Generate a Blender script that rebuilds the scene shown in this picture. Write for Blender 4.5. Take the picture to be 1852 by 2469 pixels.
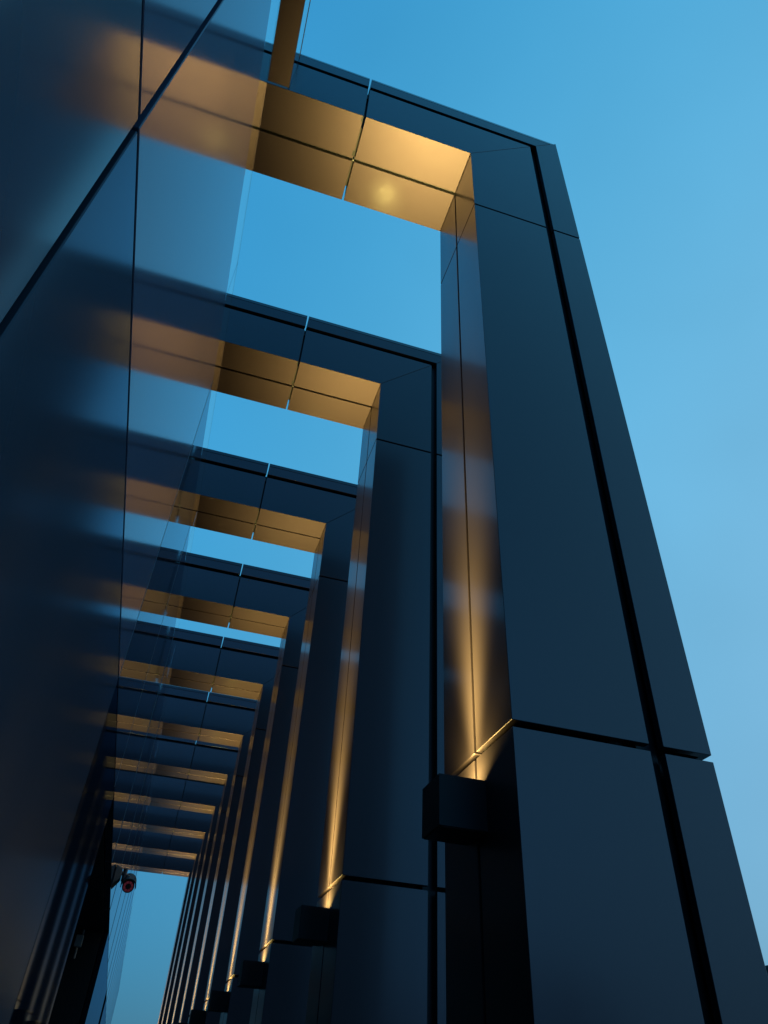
import bpy, bmesh, math, random
from mathutils import Vector, Matrix

for o in list(bpy.data.objects):
    bpy.data.objects.remove(o)
sc = bpy.context.scene
col = sc.collection
random.seed(7)
R = math.radians

# ------------------------------------------------------------------ camera
cam = bpy.data.cameras.new('camera')
cam.sensor_fit = 'AUTO'
cam.sensor_width = 36.0
cam.lens = 24.8986
cam.clip_start = 0.02
cam.clip_end = 3000
co = bpy.data.objects.new('camera', cam)
col.objects.link(co)
right = Vector((0.9548957, -0.2931031, 0.0475888))
up = Vector((-0.2243913, -0.6073008, 0.7621249))
fwd = Vector((0.1944805, 0.7384283, 0.6456787))
m = Matrix((right, up, -fwd)).transposed().to_4x4()
m.translation = Vector((0, 0, 1.6))
co.matrix_world = m
sc.camera = co

# ------------------------------------------------------------------ sky and dusk light
GLOW = Vector((0.965, 0.26, 0.03)).normalized()
w = bpy.data.worlds.new('World')
sc.world = w
w.use_nodes = True
nt = w.node_tree
nt.nodes.clear()


def N(t, **k):
    n = nt.nodes.new(t)
    for a, b in k.items():
        setattr(n, a, b)
    return n


def mth(op, a, b=None, clamp=False):
    n = N('ShaderNodeMath', operation=op)
    n.use_clamp = clamp
    for i, v in enumerate((a, b)):
        if v is None:
            continue
        if isinstance(v, (int, float)):
            n.inputs[i].default_value = v
        else:
            nt.links.new(v, n.inputs[i])
    return n.outputs[0]


out = N('ShaderNodeOutputWorld')
bg = N('ShaderNodeBackground')
SKY = 0.12
bg.inputs[1].default_value = SKY
sky = N('ShaderNodeTexSky', sky_type='NISHITA', sun_disc=False)
sky.sun_elevation = R(2)
sky.sun_rotation = R(75)
sky.ozone_density = 4.0
tc = N('ShaderNodeTexCoord')
nrm = N('ShaderNodeVectorMath', operation='NORMALIZE')
nt.links.new(tc.outputs['Generated'], nrm.inputs[0])
dot = N('ShaderNodeVectorMath', operation='DOT_PRODUCT')
nt.links.new(nrm.outputs[0], dot.inputs[0])
dot.inputs[1].default_value = GLOW
s = mth('MAXIMUM', dot.outputs['Value'], 0.0)
sep = N('ShaderNodeSeparateXYZ')
nt.links.new(nrm.outputs[0], sep.inputs[0])
el = mth('ARCSINE', mth('MAXIMUM', sep.outputs[2], 0.0))
ext = mth('SUBTRACT', 1.0, mth('MULTIPLY', mth('EXPONENT', mth('MULTIPLY', el, -1.0 / R(13))), 0.65))
s2 = mth('MULTIPLY', s, s)
# the dome is a little deeper on the side turned away from the glow
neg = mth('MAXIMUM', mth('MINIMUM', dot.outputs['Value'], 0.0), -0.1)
ch = []
for a0, a1, a2, a3 in ((0.036, 0.055, 0.175, 0.15), (0.296, 0.25, 0.0, 0.6), (0.597, 0.16, 0.0, 0.8)):
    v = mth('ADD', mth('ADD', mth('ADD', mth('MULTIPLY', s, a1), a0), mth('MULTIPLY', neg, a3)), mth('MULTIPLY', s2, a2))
    ch.append(mth('MULTIPLY', mth('MULTIPLY', v, ext), 1.0 / SKY))
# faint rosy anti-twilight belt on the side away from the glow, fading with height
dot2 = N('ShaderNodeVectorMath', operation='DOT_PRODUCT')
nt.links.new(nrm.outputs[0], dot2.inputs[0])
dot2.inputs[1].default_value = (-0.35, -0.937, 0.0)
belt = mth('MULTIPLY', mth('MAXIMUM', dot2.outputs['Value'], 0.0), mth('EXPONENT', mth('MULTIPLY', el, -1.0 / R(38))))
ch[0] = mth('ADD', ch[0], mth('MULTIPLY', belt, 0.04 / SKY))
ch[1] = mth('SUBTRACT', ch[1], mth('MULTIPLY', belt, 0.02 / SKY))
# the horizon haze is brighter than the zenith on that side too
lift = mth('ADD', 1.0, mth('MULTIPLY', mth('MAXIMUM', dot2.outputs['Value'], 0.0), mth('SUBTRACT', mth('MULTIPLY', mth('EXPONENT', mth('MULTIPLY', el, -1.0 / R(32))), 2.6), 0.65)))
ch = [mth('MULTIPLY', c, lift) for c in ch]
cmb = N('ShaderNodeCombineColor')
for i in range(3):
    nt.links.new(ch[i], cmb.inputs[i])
# thin high cloud: a faint, broad unevenness of the dusk sky
nz = N('ShaderNodeTexNoise')
nz.inputs['Scale'].default_value = 2.2
nz.inputs['Detail'].default_value = 3.0
nt.links.new(nrm.outputs[0], nz.inputs['Vector'])
cl = mth('ADD', mth('MULTIPLY', nz.outputs[0], 0.34), 0.83)
add = N('ShaderNodeMix', data_type='RGBA', blend_type='ADD')
add.inputs[0].default_value = 1.0
nt.links.new(cmb.outputs[0], add.inputs[6])
skys = N('ShaderNodeVectorMath', operation='SCALE')
skys.inputs['Scale'].default_value = 0.6
nt.links.new(sky.outputs[0], skys.inputs[0])
nt.links.new(skys.outputs[0], add.inputs[7])
mulc = N('ShaderNodeVectorMath', operation='SCALE')
nt.links.new(add.outputs[2], mulc.inputs[0])
nt.links.new(cl, mulc.inputs['Scale'])
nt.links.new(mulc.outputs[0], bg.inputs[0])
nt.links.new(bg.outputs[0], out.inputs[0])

sun = bpy.data.lights.new('sun', 'SUN')
sun.energy = 0.03
sun.angle = R(12)
sun.color = (1.0, 0.86, 0.72)
so = bpy.data.objects.new('sun', sun)
col.objects.link(so)
so.rotation_euler = Vector((-math.cos(R(2)) * math.sin(R(75)), -math.cos(R(2)) * math.cos(R(75)), -math.sin(R(2)))).to_track_quat('-Z', 'Y').to_euler()

sc.view_settings.view_transform = 'Standard'
sc.view_settings.look = 'None'
sc.view_settings.exposure = 0.0
sc.view_settings.gamma = 1.0
sc.view_settings.use_curve_mapping = False
sc.render.engine = 'CYCLES'
cy = sc.cycles
cy.use_denoising = True
cy.max_bounces = 10
cy.glossy_bounces = 6
cy.diffuse_bounces = 3
cy.transmission_bounces = 8
cy.sample_clamp_indirect = 4.0
cy.caustics_reflective = True
cy.caustics_refractive = False


# ------------------------------------------------------------------ materials
def material(name, base, rough, metallic=0.0, spec=0.5, ior=1.5, grain=0.0, bump=0.0, rvar=0.0, trans=0.0, emit=None, estr=0.0, big=0.0, coat=0.0, crough=0.1, panel=False):
    mt = bpy.data.materials.new(name)
    mt.use_nodes = True
    t = mt.node_tree
    b = t.nodes['Principled BSDF']
    b.inputs['Base Color'].default_value = (*base, 1)
    b.inputs['Roughness'].default_value = rough
    b.inputs['Metallic'].default_value = metallic
    b.inputs['IOR'].default_value = ior
    b.inputs['Specular IOR Level'].default_value = spec
    b.inputs['Transmission Weight'].default_value = trans
    b.inputs['Coat Weight'].default_value = coat
    b.inputs['Coat Roughness'].default_value = crough
    if emit:
        b.inputs['Emission Color'].default_value = (*emit, 1)
        b.inputs['Emission Strength'].default_value = estr
    tcn = t.nodes.new('ShaderNodeTexCoord')

    def noise(scale, detail=3.0):
        n = t.nodes.new('ShaderNodeTexNoise')
        n.inputs['Scale'].default_value = scale
        n.inputs['Detail'].default_value = detail
        t.links.new(tcn.outputs['Object'], n.inputs['Vector'])
        return n
    if grain:
        n = noise(900, 1.0)
        n2 = noise(1.7, 3.0)
        mx = t.nodes.new('ShaderNodeMath')
        mx.operation = 'MULTIPLY_ADD'
        mx.inputs[1].default_value = grain
        mx.inputs[2].default_value = 1.0 - grain * 0.5 - big * 0.5
        t.links.new(n.outputs[0], mx.inputs[0])
        m2 = t.nodes.new('ShaderNodeMath')
        m2.operation = 'MULTIPLY_ADD'
        m2.inputs[1].default_value = big
        t.links.new(n2.outputs[0], m2.inputs[0])
        t.links.new(mx.outputs[0], m2.inputs[2])
        sc_ = t.nodes.new('ShaderNodeVectorMath')
        sc_.operation = 'SCALE'
        sc_.inputs[0].default_value = base
        t.links.new(m2.outputs[0], sc_.inputs['Scale'])
        t.links.new(sc_.outputs[0], b.inputs['Base Color'])
    if rvar:
        n = noise(2.3, 4.0)
        mr = t.nodes.new('ShaderNodeMath')
        mr.operation = 'MULTIPLY_ADD'
        mr.inputs[1].default_value = rvar
        mr.inputs[2].default_value = rough - rvar * 0.5
        t.links.new(n.outputs[0], mr.inputs[0])
        t.links.new(mr.outputs[0], b.inputs['Roughness'])
    if panel:
        # rain streaks and handling marks in the gloss, a slight bow in each sheet, small tone shifts from panel to panel
        mp = t.nodes.new('ShaderNodeMapping')
        mp.inputs['Scale'].default_value = (14, 14, 0.5)
        t.links.new(tcn.outputs['Object'], mp.inputs['Vector'])
        st = t.nodes.new('ShaderNodeTexNoise')
        st.inputs['Scale'].default_value = 1.0
        st.inputs['Detail'].default_value = 5.0
        t.links.new(mp.outputs[0], st.inputs['Vector'])
        oi = t.nodes.new('ShaderNodeObjectInfo')
        r1 = t.nodes.new('ShaderNodeMath')
        r1.operation = 'MULTIPLY_ADD'
        r1.inputs[1].default_value = 0.16
        r1.inputs[2].default_value = crough - 0.09
        t.links.new(st.outputs[0], r1.inputs[0])
        r2 = t.nodes.new('ShaderNodeMath')
        r2.operation = 'MULTIPLY_ADD'
        r2.inputs[1].default_value = 0.03
        t.links.new(oi.outputs['Random'], r2.inputs[0])
        t.links.new(r1.outputs[0], r2.inputs[2])
        t.links.new(r2.outputs[0], b.inputs['Coat Roughness'])
        tone = t.nodes.new('ShaderNodeMath')
        tone.operation = 'MULTIPLY_ADD'
        tone.inputs[1].default_value = 0.14
        tone.inputs[2].default_value = 0.93
        t.links.new(oi.outputs['Random'], tone.inputs[0])
        tv = t.nodes.new('ShaderNodeVectorMath')
        tv.operation = 'SCALE'
        src = b.inputs['Base Color'].links[0].from_socket
        t.links.new(src, tv.inputs[0])
        t.links.new(tone.outputs[0], tv.inputs['Scale'])
        t.links.new(tv.outputs[0], b.inputs['Base Color'])
        bw = noise(0.9, 0.5)
        bq = t.nodes.new('ShaderNodeBump')
        bq.inputs['Strength'].default_value = 0.06
        bq.inputs['Distance'].default_value = 0.04
        t.links.new(bw.outputs[0], bq.inputs['Height'])
        t.links.new(bq.outputs[0], b.inputs['Normal'])
        t.links.new(bq.outputs[0], b.inputs['Coat Normal'])
    if bump:
        n = noise(1.1, 1.0)
        bp = t.nodes.new('ShaderNodeBump')
        bp.inputs['Strength'].default_value = bump
        bp.inputs['Distance'].default_value = 0.02
        t.links.new(n.outputs[0], bp.inputs['Height'])
        t.links.new(bp.outputs[0], b.inputs['Normal'])
    return mt


METAL = material('anthracite_panel', (0.062, 0.043, 0.050), 0.42, metallic=0.86, spec=0.5, grain=0.07, rvar=0.03, big=0.08, coat=0.50, crough=0.14, panel=True)
CORE = material('black_core', (0.008, 0.008, 0.009), 0.5, spec=0.35)
LAMPM = material('black_housing', (0.005, 0.005, 0.006), 0.5, spec=0.25)
def coated(name, base, film, rough, ior, rvar=0.0, wave=0.0):
    """dark backing seen through a tinted reflective film"""
    mt = bpy.data.materials.new(name)
    mt.use_nodes = True
    t = mt.node_tree
    t.nodes.clear()
    o = t.nodes.new('ShaderNodeOutputMaterial')
    d = t.nodes.new('ShaderNodeBsdfDiffuse')
    d.inputs['Color'].default_value = (*base, 1)
    g = t.nodes.new('ShaderNodeBsdfAnisotropic')
    g.distribution = 'GGX'
    g.inputs['Color'].default_value = (*film, 1)
    g.inputs['Roughness'].default_value = rough
    f = t.nodes.new('ShaderNodeFresnel')
    f.inputs['IOR'].default_value = ior
    mx = t.nodes.new('ShaderNodeMixShader')
    t.links.new(f.outputs[0], mx.inputs[0])
    t.links.new(d.outputs[0], mx.inputs[1])
    t.links.new(g.outputs[0], mx.inputs[2])
    t.links.new(mx.outputs[0], o.inputs[0])
    tcn = t.nodes.new('ShaderNodeTexCoord')
    n = t.nodes.new('ShaderNodeTexNoise')
    n.inputs['Scale'].default_value = 2.1
    n.inputs['Detail'].default_value = 4.0
    t.links.new(tcn.outputs['Object'], n.inputs['Vector'])
    mr = t.nodes.new('ShaderNodeMath')
    mr.operation = 'MULTIPLY_ADD'
    mr.inputs[1].default_value = rvar
    mr.inputs[2].default_value = rough - rvar * 0.5
    t.links.new(n.outputs[0], mr.inputs[0])
    t.links.new(mr.outputs[0], g.inputs['Roughness'])
    if wave:
        n2 = t.nodes.new('ShaderNodeTexNoise')
        n2.inputs['Scale'].default_value = 1.3
        n2.inputs['Detail'].default_value = 0.0
        t.links.new(tcn.outputs['Object'], n2.inputs['Vector'])
        bp = t.nodes.new('ShaderNodeBump')
        bp.inputs['Strength'].default_value = wave
        bp.inputs['Distance'].default_value = 0.01
        t.links.new(n2.outputs[0], bp.inputs['Height'])
        t.links.new(bp.outputs[0], g.inputs['Normal'])
    return mt


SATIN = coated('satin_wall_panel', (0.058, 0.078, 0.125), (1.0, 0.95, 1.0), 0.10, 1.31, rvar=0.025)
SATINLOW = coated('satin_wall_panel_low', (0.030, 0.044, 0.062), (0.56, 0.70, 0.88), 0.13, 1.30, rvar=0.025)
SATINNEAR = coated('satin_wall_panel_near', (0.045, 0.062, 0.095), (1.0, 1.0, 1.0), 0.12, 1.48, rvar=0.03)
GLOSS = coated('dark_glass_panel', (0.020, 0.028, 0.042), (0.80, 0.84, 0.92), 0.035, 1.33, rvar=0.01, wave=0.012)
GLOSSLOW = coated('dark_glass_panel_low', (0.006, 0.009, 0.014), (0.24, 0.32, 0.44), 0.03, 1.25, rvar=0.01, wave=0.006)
CLEAR = material('clear_glass', (1, 1, 1), 0.0, ior=1.5, trans=1.0)
SEAL = material('sealant', (0.08, 0.14, 0.17), 0.5)
DARK = material('dark_recess', (0.01, 0.01, 0.01), 0.6, spec=0.2)
STEEL = material('grey_fitting', (0.22, 0.22, 0.22), 0.45)
CAMBODY = material('camera_shell', (0.018, 0.021, 0.024), 0.5)
CAMBLACK = material('camera_black', (0.008, 0.008, 0.008), 0.3)
IRRED = material('infrared_ring', (0.12, 0.015, 0.025), 0.4, emit=(0.9, 0.12, 0.2), estr=0.05)
LENS = material('lamp_lens', (0.8, 0.8, 0.8), 0.4, emit=(1.0, 0.6, 0.2), estr=6.0)
PAVE = material('stone_paving', (0.10, 0.10, 0.10), 0.6, grain=0.3, big=0.3)
BRICKDK = material('dark_render', (0.06, 0.07, 0.08), 0.7, grain=0.2)
WINDOW = material('window_glass', (0.02, 0.03, 0.035), 0.08)
BARK = material('bark', (0.06, 0.045, 0.035), 0.9, grain=0.4)
LEAF = material('leaves', (0.05, 0.08, 0.03), 0.6, grain=0.4, big=0.4)


# ------------------------------------------------------------------ helpers
def link(name, me, mat, parent=None, loc=(0, 0, 0), **props):
    o = bpy.data.objects.new(name, me)
    col.objects.link(o)
    if mat and not me.materials:
        me.materials.append(mat)
    o.location = loc
    if parent:
        o.parent = parent
    for k, v in props.items():
        o[k] = v
    return o


def thing(name, label, cat, loc=(0, 0, 0), group=None):
    o = bpy.data.objects.new(name, None)
    col.objects.link(o)
    o.location = loc
    o.empty_display_size = 0.1
    o['label'] = label
    o['category'] = cat
    if group:
        o['group'] = group
    return o


def finish(bm, bevel=0.0):
    bmesh.ops.recalc_face_normals(bm, faces=bm.faces[:])
    if bevel:
        es = [e for e in bm.edges if e.is_manifold and e.is_convex and e.calc_face_angle(0) > 0.5]
        bmesh.ops.bevel(bm, geom=es, offset=bevel, segments=1, affect='EDGES', clamp_overlap=True)
    me = bpy.data.meshes.new('mesh')
    bm.to_mesh(me)
    bm.free()
    return me


def prism(poly, axis, lo, hi, bevel=0.0):
    """poly in two coordinates, extruded along axis between lo(a,b) and hi(a,b)"""
    bm = bmesh.new()

    def P(a, b, c):
        return {'z': (a, b, c), 'x': (c, b, a), 'y': (a, c, b)}[axis]
    va = [bm.verts.new(P(a, b, lo(a, b) if callable(lo) else lo)) for a, b in poly]
    vb = [bm.verts.new(P(a, b, hi(a, b) if callable(hi) else hi)) for a, b in poly]
    bm.faces.new(va)
    bm.faces.new(vb[::-1])
    n = len(poly)
    for i in range(n):
        j = (i + 1) % n
        bm.faces.new((va[i], va[j], vb[j], vb[i]))
    return finish(bm, bevel)


def addbox(bm, x0, x1, y0, y1, z0, z1, M=None):
    r = bmesh.ops.create_cube(bm, size=1.0)
    for v in r['verts']:
        v.co = Vector(((x0 + x1) / 2 + v.co.x * (x1 - x0), (y0 + y1) / 2 + v.co.y * (y1 - y0), (z0 + z1) / 2 + v.co.z * (z1 - z0)))
        if M:
            v.co = M @ v.co
    return r


def box(x0, x1, y0, y1, z0, z1, bevel=0.0, M=None):
    bm = bmesh.new()
    addbox(bm, x0, x1, y0, y1, z0, z1, M)
    return finish(bm, bevel)


def addcyl(bm, p0, p1, r0, r1=None, seg=24):
    p0, p1 = Vector(p0), Vector(p1)
    d = p1 - p0
    q = d.to_track_quat('Z', 'Y').to_matrix().to_4x4()
    q.translation = (p0 + p1) / 2
    bmesh.ops.create_cone(bm, cap_ends=True, segments=seg, radius1=r0, radius2=r0 if r1 is None else r1, depth=d.length, matrix=q)


def cyl(p0, p1, r0, r1=None, seg=24, bevel=0.0):
    bm = bmesh.new()
    addcyl(bm, p0, p1, r0, r1, seg)
    return finish(bm, bevel)


def copy_tree(o, parent=None):
    c = o.copy()
    col.objects.link(c)
    c.parent = parent
    for chd in o.children:
        copy_tree(chd, c)
    return c


# ------------------------------------------------------------------ ground
bm = bmesh.new()
bmesh.ops.create_grid(bm, x_segments=1, y_segments=1, size=900)
link('ground', finish(bm), PAVE, kind='structure')

# ------------------------------------------------------------------ portal frames
X0, Y1, DY = 0.801, 1.598, 1.7776
H = 5.8                      # soffit height
TH = 0.4971                  # depth of a frame
W, HB, K = 0.604, 0.588, 0.97
G0, G1 = 0.407, 0.451        # shadow groove on the face, from the inner edge
T = 0.025                    # folded panel thickness
MID0 = 0.2405  # centre joint of the inner faces
ZA, ZB, ZC = 2.380, 2.399, 5.194
XEND = -3.0


def tray_profile(a0, a1, inner, mirror):
    if inner:
        p = [(a0, 0), (a1, 0), (a1, T), (a0 + T, T), (a0 + T, MID0), (a0, MID0)]
    else:
        p = [(a0, 0), (a1, 0), (a1, MID0), (a1 - T, MID0), (a1 - T, T), (a0, T)]
    if mirror:
        p = [(a, TH - b) for a, b in p]
    return p


def build_portal():
    t = thing('portal_frame', '', 'portal frame')
    bv = 0.0012
    secs = [(0.0, ZA), (ZB, ZC), (ZC + 0.013, None)]
    for mirror in (False, True):
        for z0, z1 in secs:
            top = (lambda a, b: H + K * a - 0.0018) if z1 is None else z1
            link('column_panel', prism(tray_profile(0, G0, True, mirror), 'z', z0, top, bv), METAL, t)
            link('column_panel', prism(tray_profile(G1, W, False, mirror), 'z', z0, top, bv), METAL, t)
        xs = [(-0.630 + 0.006, None), (-1.35 + 0.006, -0.630 - 0.006), (-2.08 + 0.006, -1.35 - 0.006), (XEND, -2.08 - 0.006)]
        for x0, x1 in xs:
            end = (lambda a, b: (a / K) - 0.0018) if x1 is None else x1
            pr = [(a + H, b) for a, b in tray_profile(0, G0 * K, True, mirror)]
            e1 = (lambda a, b, f=end: f(a - H, b)) if callable(end) else end
            link('beam_panel', prism(pr, 'x', x0, e1, bv), METAL, t)
            pr = [(a + H, b) for a, b in tray_profile(G1 * K, HB - 0.047, False, mirror)]
            link('beam_panel', prism(pr, 'x', x0, e1, bv), METAL, t)
        # black channel behind the shadow groove
        y0, y1 = (0.045, 0.07) if not mirror else (TH - 0.07, TH - 0.045)
        link('groove_channel', box(G0 - 0.012, G1 + 0.008, y0, y1, 0, H + G0 * K - 0.012), CORE, t)
        link('groove_channel', box(XEND, G1 + 0.008, y0 + 0.001, y1 - 0.001, H + G0 * K - 0.0115, H + G1 * K + 0.004), CORE, t)
    cap = [(H + HB - 0.0425, 0.0), (H + HB - 0.0425, TH), (H + HB - 0.001, TH - 0.007), (H + HB - 0.001, 0.007)]
    for x0, x1 in ((-0.630 + 0.006, lambda a, b: (a - H) / K - 0.002), (-1.35 + 0.006, -0.636), (-2.08 + 0.006, -1.356), (XEND, -2.086)):
        link('top_capping', prism(cap, 'x', x0, x1, 0.001), METAL, t)
    link('column_core', box(0.032, 0.55, 0.075, TH - 0.075, 0, H + 0.40), CORE, t)
    link('beam_core', box(XEND, 0.031, 0.075, TH - 0.075, H + 0.032, H + 0.40), CORE, t)
    for y0, y1 in ((0.004, 0.030), (0.196, 0.226)):
        link('joint_clip', box(-0.646, -0.6362, y0, y1, H - 0.0006, H + 0.012), CORE, t)
    link('screw', cyl((-0.630, 0.2485, H - 0.002), (-0.630, 0.2485, H + 0.031), 0.0045, seg=12), STEEL, t)
    return t


PLAB = ['nearest portal frame, tallest in view, its whole outer corner against open sky',
        'second portal frame back, its outer top corner touching the edge of the nearest column',
        'third portal frame back, its soffit below the second strip of open sky',
        'fourth portal frame back, framing the fourth gap of sky overhead',
        'fifth portal frame back, just beyond the last thin strip of sky',
        'sixth portal frame back, first one with no sky between it and the frame before',
        'seventh portal frame back along the dark passage, sixth from the nearest one',
        'eighth portal frame back along the dark passage, fourth from the far end',
        'ninth portal frame back along the dark passage, third from the far end',
        'tenth portal frame back, last but one before the open sky at the end',
        'farthest portal frame, its soffit edging the patch of sky by the security camera']
LLAB = ['largest black box uplight, on the inner side of the nearest column',
        'black box uplight on the second column back, above the middle of the bottom edge',
        'black box uplight on the third column back, below its short lit joint',
        'black box uplight on the fourth column back, small and low',
        'black box uplight on the fifth column back, cut by the bottom edge',
        'black box uplight on the sixth column back, hidden low behind nearer boxes',
        'black box uplight on the seventh column back in the row',
        'black box uplight on the eighth column back in the row',
        'black box uplight on the ninth column back in the row',
        'black box uplight on the tenth column back in the row',
        'black box uplight on the farthest column of the row']


# ------------------------------------------------------------------ uplights
def lamp_data(power, spread, cone):
    L = bpy.data.lights.new('uplight_beam', 'SPOT')
    L.energy = power
    L.spot_size = R(cone)
    L.spot_blend = 0.15
    L.shadow_soft_size = 0.04
    L.use_nodes = True
    t = L.node_tree
    em = t.nodes['Emission']
    tc_ = t.nodes.new('ShaderNodeTexCoord')
    d = t.nodes.new('ShaderNodeVectorMath')
    d.operation = 'DOT_PRODUCT'
    d.inputs[1].default_value = (0, 0, 1)
    t.links.new(tc_.outputs['Normal'], d.inputs[0])
    ab = t.nodes.new('ShaderNodeMath')
    ab.operation = 'ABSOLUTE'
    t.links.new(d.outputs['Value'], ab.inputs[0])
    pw = t.nodes.new('ShaderNodeMath')
    pw.operation = 'POWER'
    pw.inputs[1].default_value = 58.0
    t.links.new(ab.outputs[0], pw.inputs[0])
    ad = t.nodes.new('ShaderNodeMath')
    ad.operation = 'ADD'
    ad.inputs[1].default_value = spread
    p2 = t.nodes.new('ShaderNodeMath')
    p2.operation = 'POWER'
    p2.inputs[1].default_value = 4.0
    # a second, softer lobe leaning towards the column face
    d2 = t.nodes.new('ShaderNodeVectorMath')
    d2.operation = 'DOT_PRODUCT'
    d2.inputs[1].default_value = (math.sin(R(40)), 0, -math.cos(R(40)))
    t.links.new(tc_.outputs['Normal'], d2.inputs[0])
    ab2 = t.nodes.new('ShaderNodeMath')
    ab2.operation = 'ABSOLUTE'
    t.links.new(d2.outputs['Value'], ab2.inputs[0])
    t.links.new(ab2.outputs[0], p2.inputs[0])
    p3 = t.nodes.new('ShaderNodeMath')
    p3.operation = 'MULTIPLY_ADD'
    p3.inputs[1].default_value = 0.018
    # mask keeps this added lobe on the column side, sparing the soffit a glint
    sx = t.nodes.new('ShaderNodeSeparateXYZ')
    t.links.new(tc_.outputs['Normal'], sx.inputs[0])
    dv = t.nodes.new('ShaderNodeMath')
    dv.operation = 'DIVIDE'
    t.links.new(sx.outputs[0], dv.inputs[0])
    t.links.new(sx.outputs[2], dv.inputs[1])
    mk = t.nodes.new('ShaderNodeMath')
    mk.operation = 'MULTIPLY'
    mk.use_clamp = True
    mk.inputs[1].default_value = -6.0
    t.links.new(dv.outputs[0], mk.inputs[0])
    mm = t.nodes.new('ShaderNodeMath')
    mm.operation = 'MULTIPLY'
    t.links.new(p2.outputs[0], mm.inputs[0])
    t.links.new(mk.outputs[0], mm.inputs[1])
    t.links.new(mm.outputs[0], p3.inputs[0])
    t.links.new(pw.outputs[0], p3.inputs[2])
    t.links.new(p3.outputs[0], ad.inputs[0])
    t.links.new(ad.outputs[0], em.inputs['Strength'])
    return L


LP = 3500.0
random.seed(21)
BEAMS = []
for k in range(11):
    L = lamp_data(LP * (1.0 if k == 0 else random.uniform(1.10, 1.42)), 0.0006 if k in (1, 5) else 0.0003, 150)
    L.color = (1.0, (0.81 if k == 0 else 0.775) * random.uniform(0.975, 1.025), 0.21 * random.uniform(0.92, 1.08))
    BEAMS.append(L)


def build_uplight():
    t = thing('box_uplight', '', 'wall light')
    bm = bmesh.new()
    a, h, wl = 0.1345, 0.131, 0.006
    x0, x1 = -a - 0.001, -0.001
    y0, y1 = -a / 2, a / 2
    addbox(bm, x0, x1, y0, y1, 0, wl)
    addbox(bm, x0, x0 + wl, y0, y1, wl, h)
    addbox(bm, x1 - wl, x1, y0, y1, wl, h)
    addbox(bm, x0 + wl, x1 - wl, y0, y0 + wl, wl, h)
    addbox(bm, x0 + wl, x1 - wl, y1 - wl, y1, wl, h)
    link('housing', finish(bm), LAMPM, t)
    link('base_plate', box(x0 + 0.004, x1 - 0.004, y0 + 0.004, y1 - 0.004, -0.003, -0.0002, 0.0008), LAMPM, t)
    link('inner_tray', box(x0 + wl + 0.001, x1 - wl - 0.001, y0 + wl + 0.001, y1 - wl - 0.001, h - 0.06, h - 0.05), LAMPM, t)
    link('lens', cyl((-0.062, 0, h - 0.0495), (-0.062, 0, h - 0.044), 0.022), LENS, t)
    lo = bpy.data.objects.new('uplight_beam', BEAMS[0])
    col.objects.link(lo)
    lo.parent = t
    lo.location = (-0.062, 0, h - 0.024)
    lo.rotation_euler = (math.pi, 0, 0)
    return t


p0 = build_portal()
u0 = build_uplight()
for i in range(11):
    p = p0 if i == 0 else copy_tree(p0)
    p.location = (X0, Y1 + i * DY, 0)
    p['label'] = PLAB[i]
    p['group'] = 'dark metal portal frames of the colonnade'
    u = u0 if i == 0 else copy_tree(u0)
    u.location = (X0, Y1 + i * DY + 0.247, 2.166)
    u['label'] = LLAB[i]
    u['group'] = 'box uplights on the columns'
    for chd in u.children:
        if chd.type == 'LIGHT':
            chd.data = BEAMS[i]

# ------------------------------------------------------------------ long edge beam overhead
t = thing('edge_beam', 'brown lit strip running overhead up to the face of the nearest portal frame', 'beam', (-0.319, 1.588, H))
link('soffit_plate', box(-0.059, 0.059, -4.0, 0, 0, 0.02, 0.001), METAL, t)
link('glass_fascia', box(0.050, 0.0585, -4.0, 0, 0.021, 0.42), CLEAR, t)
link('rail', box(0.049, 0.060, -4.0, 0, 0.4205, 0.427), LAMPM, t)
link('rail', box(0.049, 0.060, -4.0, 0, 0.443, 0.451), LAMPM, t)

# ------------------------------------------------------------------ glossy wall on the left
XW = -0.19
wall = thing('panel_wall', 'tall dark glossy panel wall mirroring the lit frames, with thin black joints', 'wall', (XW, 0, 0))
ZJ = 2.368
ZT = 3.492
YE = 21.0
YS = -4.0


def wpanel(y0, y1, z0, z1, mat):
    link('wall_panel', box(-0.03, 0, y0, y1, z0, z1, 0.0012), mat, wall)


up_j = [(0.372, 0.0125), (1.70, 0.005), (2.52, 0.005), (3.55, 0.005)]
y = 4.63
while y < YE - 0.5:
    up_j.append((y, 0.005))
    y += 1.05
prev = YS
for yj, g in up_j + [(YE, 0)]:
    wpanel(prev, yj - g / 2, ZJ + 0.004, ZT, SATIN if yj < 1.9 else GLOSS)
    if 0 < g < 0.01:
        link('sealant_strip', box(-0.028, 0.0004 if yj < 3 else 0.0014, yj - g / 2 + 0.0002, yj + g / 2 - 0.0002, ZJ + 0.004, ZT), SEAL, wall)
    prev = yj + g / 2
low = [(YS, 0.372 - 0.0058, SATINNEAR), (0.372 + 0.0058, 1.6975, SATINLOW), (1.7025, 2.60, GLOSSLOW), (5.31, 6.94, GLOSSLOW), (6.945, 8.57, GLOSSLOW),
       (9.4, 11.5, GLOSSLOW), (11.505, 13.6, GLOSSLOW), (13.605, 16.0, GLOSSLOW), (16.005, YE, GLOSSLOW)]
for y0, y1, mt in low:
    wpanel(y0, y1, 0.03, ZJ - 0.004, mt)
for yj in (1.70, 6.9425, 11.5025, 13.6025, 16.0025):
    link('sealant_strip', box(-0.028, -0.0008, yj - 0.0023, yj + 0.0023, 0.03, ZJ - 0.004), SEAL, wall)
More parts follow.
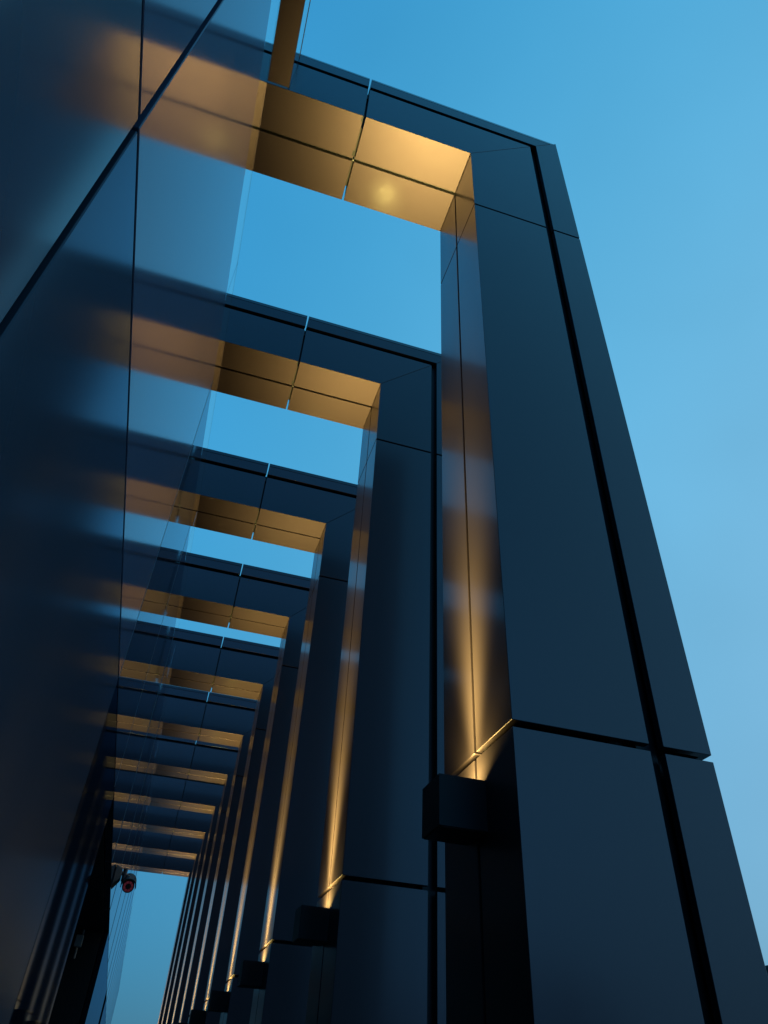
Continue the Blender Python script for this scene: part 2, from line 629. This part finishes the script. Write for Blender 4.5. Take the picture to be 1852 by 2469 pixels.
# clear glass strip along the top, panes butted with fine joints
ys = [YS] + [0.01 + 1.35 * k for k in range(0, 16)]
ys = [v for v in ys if v < YE] + [YE]
for a, b in zip(ys[:-1], ys[1:]):
    link('clear_pane', box(-0.012, 0, a + 0.0015, b - 0.0015, ZT + 0.003, 3.71), CLEAR, wall)
# black backing, with the two door recesses left open
bk = bmesh.new()
addbox(bk, -0.30, -0.034, YS, YE, ZJ - 0.004, ZT - 0.003)
for y0, y1 in ((YS, 2.60), (5.31, 8.57), (9.4, YE)):
    addbox(bk, -0.30, -0.034, y0 + 0.001, y1 - 0.001, 0, ZJ - 0.005)
link('backing', finish(bk), DARK, wall)

bld = thing('low_building', 'dark flat roofed building mass behind the glossy wall', 'building', (XW - 0.3, 0, 0))
link('wall', box(-6.0, -1.6, YS, YE, 0.0, 6.6), DARK, bld)
link('low_roof', box(-1.6, -0.003, YS, YE, 3.30, 3.45), DARK, bld)
link('recess_back', box(-1.59, -1.5, 2.0, 10.0, 0.0, 3.299), DARK, bld)

# small fitting on the far jamb of the first recess
t = thing('door_fitting', 'small grey box with a thin rod above and below it, in the dark recess', 'door fitting', (-0.348 - 0.0, 5.31, 2.303))
link('case', box(-0.022, 0.022, -0.03, -0.0005, -0.032, 0.032, 0.003), STEEL, t)
link('rod', cyl((0.012, -0.016, 0.036), (0.012, -0.016, 0.095), 0.006, seg=12), STEEL, t)
link('rod', cyl((0.0, -0.016, -0.09), (0.0, -0.016, -0.036), 0.006, seg=12), STEEL, t)

# ------------------------------------------------------------------ security camera
cy0 = 4.06
t = thing('security_camera', 'bullet security camera with red infrared ring, bracketed off the wall edge', 'security camera', (XW, cy0, 2.39))
bm = bmesh.new()
v = [bm.verts.new(p) for p in ((0.001, -0.05, -0.02), (0.001, 0.05, -0.02), (0.001, 0.05, 0.078), (0.001, -0.05, 0.078),
                               (0.034, -0.028, 0.02), (0.034, 0.028, 0.02), (0.034, 0.028, 0.066), (0.034, -0.028, 0.066))]
for f in ((0, 1, 2, 3), (4, 5, 6, 7), (0, 1, 5, 4), (1, 2, 6, 5), (2, 3, 7, 6), (3, 0, 4, 7)):
    bm.faces.new([v[k] for k in f])
link('mount', finish(bm, 0.004), CAMBODY, t)
bm = bmesh.new()
addcyl(bm, (0.03, 0, 0.052), (0.072, 0, 0.036), 0.009, seg=16)
addcyl(bm, (0.048, 0, 0.015), (0.048, 0, 0.072), 0.011, seg=16)
link('swivel', finish(bm), CAMBLACK, t)
hc = Vector((0.077, 0.02, 0.012 + 0.0))
ax = Vector((0.05, -math.cos(R(21)), -math.sin(R(21)))).normalized()
Q = ax.to_track_quat('Z', 'Y').to_matrix().to_4x4()
Q.translation = hc
f0 = hc + ax * 0.07
link('body', cyl(hc - ax * 0.06, f0, 0.029, bevel=0.002), CAMBLACK, t)
# hood: half shell over the body, standing forward of the face
bm = bmesh.new()
upv = Vector((0, 0, 1)) - ax * ax.z
upv.normalize()
sd = ax.cross(upv).normalized()
rings = []
for rr in (0.033, 0.037):
    for dd in (-0.064, 0.082):
        ring = []
        for k in range(17):
            an = R(-100 + 200 * k / 16)
            ring.append(bm.verts.new(hc + ax * dd + upv * (math.cos(an) * rr) + sd * (math.sin(an) * rr)))
        rings.append(ring)
i0, i1, o0, o1 = rings
for k in range(16):
    bm.faces.new((o0[k], o0[k + 1], o1[k + 1], o1[k]))
    bm.faces.new((i0[k], i1[k], i1[k + 1], i0[k + 1]))
    bm.faces.new((o1[k], o1[k + 1], i1[k + 1], i1[k]))
    bm.faces.new((o0[k], i0[k], i0[k + 1], o0[k + 1]))
for k in (0, 16):
    bm.faces.new((o0[k], o1[k], i1[k], i0[k]))
link('hood', finish(bm), CAMBODY, t)
# ring of infrared segments and the lens
for k in range(8):
    bm = bmesh.new()
    vs = []
    for an in (k * 45 + 4, k * 45 + 22, k * 45 + 41):
        for rr in (0.0135, 0.0235):
            vs.append(bm.verts.new(f0 + ax * 0.0012 + upv * (math.cos(R(an)) * rr) + sd * (math.sin(R(an)) * rr)))
    fs = [bm.faces.new((vs[0], vs[1], vs[3], vs[2])), bm.faces.new((vs[2], vs[3], vs[5], vs[4]))]
    e = bmesh.ops.extrude_face_region(bm, geom=fs)
    for q in e['geom']:
        if isinstance(q, bmesh.types.BMVert):
            q.co += ax * 0.001
    link('infrared_segment', finish(bm), IRRED, t)
link('lens', cyl(f0 + ax * 0.0005, f0 + ax * 0.004, 0.012), CAMBLACK, t)

# ------------------------------------------------------------------ far building at the right edge
t = thing('far_building', 'distant dark building just showing at the lower right edge', 'building', (60.0, 56.0, 0))
link('wall', box(-10.3, 18, 0, 16, 0, 11.9), BRICKDK, t)
link('roof', box(-10.45, 18.15, -0.15, 16.15, 11.91, 12.25), CORE, t)
wm = box(0, 1.6, -0.06, -0.003, 0, 1.9)
wm.materials.append(WINDOW)
for fl in range(3):
    for k in range(9):
        link('window', wm, None, t, (-8.8 + k * 3.0, 0, 1.6 + fl * 3.5))

# ------------------------------------------------------------------ trees behind the viewer (seen only as dark reflections)
TLAB = ['broad dark tree, leftmost of the row behind the viewer', 'second tree of the row behind the viewer', 'middle tree of the row behind the viewer',
        'fourth tree of the row behind the viewer', 'rightmost tree of the row behind the viewer']
for k in range(5):
    hx = 7.5 + random.random() * 3
    t = thing('tree', TLAB[k], 'tree', (-14 + 9 * k + random.uniform(-1, 1), -42 + random.uniform(-4, 4), 0), 'trees behind the viewer')
    bm = bmesh.new()
    addcyl(bm, (0, 0, 0), (0.1, 0, hx * 0.55), 0.28, 0.14, 10)
    for q in range(6):
        an = q * 1.05
        addcyl(bm, (0.05, 0, hx * (0.3 + 0.03 * q)), (math.cos(an) * 1.9, math.sin(an) * 1.9, hx * (0.55 + 0.05 * q)), 0.09, 0.03, 6)
    link('trunk', finish(bm), BARK, t)
    bm = bmesh.new()
    for q in range(2600):
        c = Vector((random.gauss(0, 1), random.gauss(0, 1), random.gauss(0, 1))).normalized() * (random.random() ** 0.4)
        c = Vector((c.x * 3.9, c.y * 3.9, hx * 0.62 + c.z * hx * 0.38)) + Vector((math.sin(q * 1.7), math.cos(q * 2.3), 0)) * 0.4
        n = Vector((random.uniform(-1, 1), random.uniform(-1, 1), random.uniform(-.3, 1))).normalized()
        a = n.orthogonal().normalized() * 0.2
        b = n.cross(a)
        bm.faces.new([bm.verts.new(c + u) for u in (a, b, -a, -b)])
    me = bpy.data.meshes.new('crown')
    bm.to_mesh(me)
    bm.free()
    link('crown', me, LEAF, t)
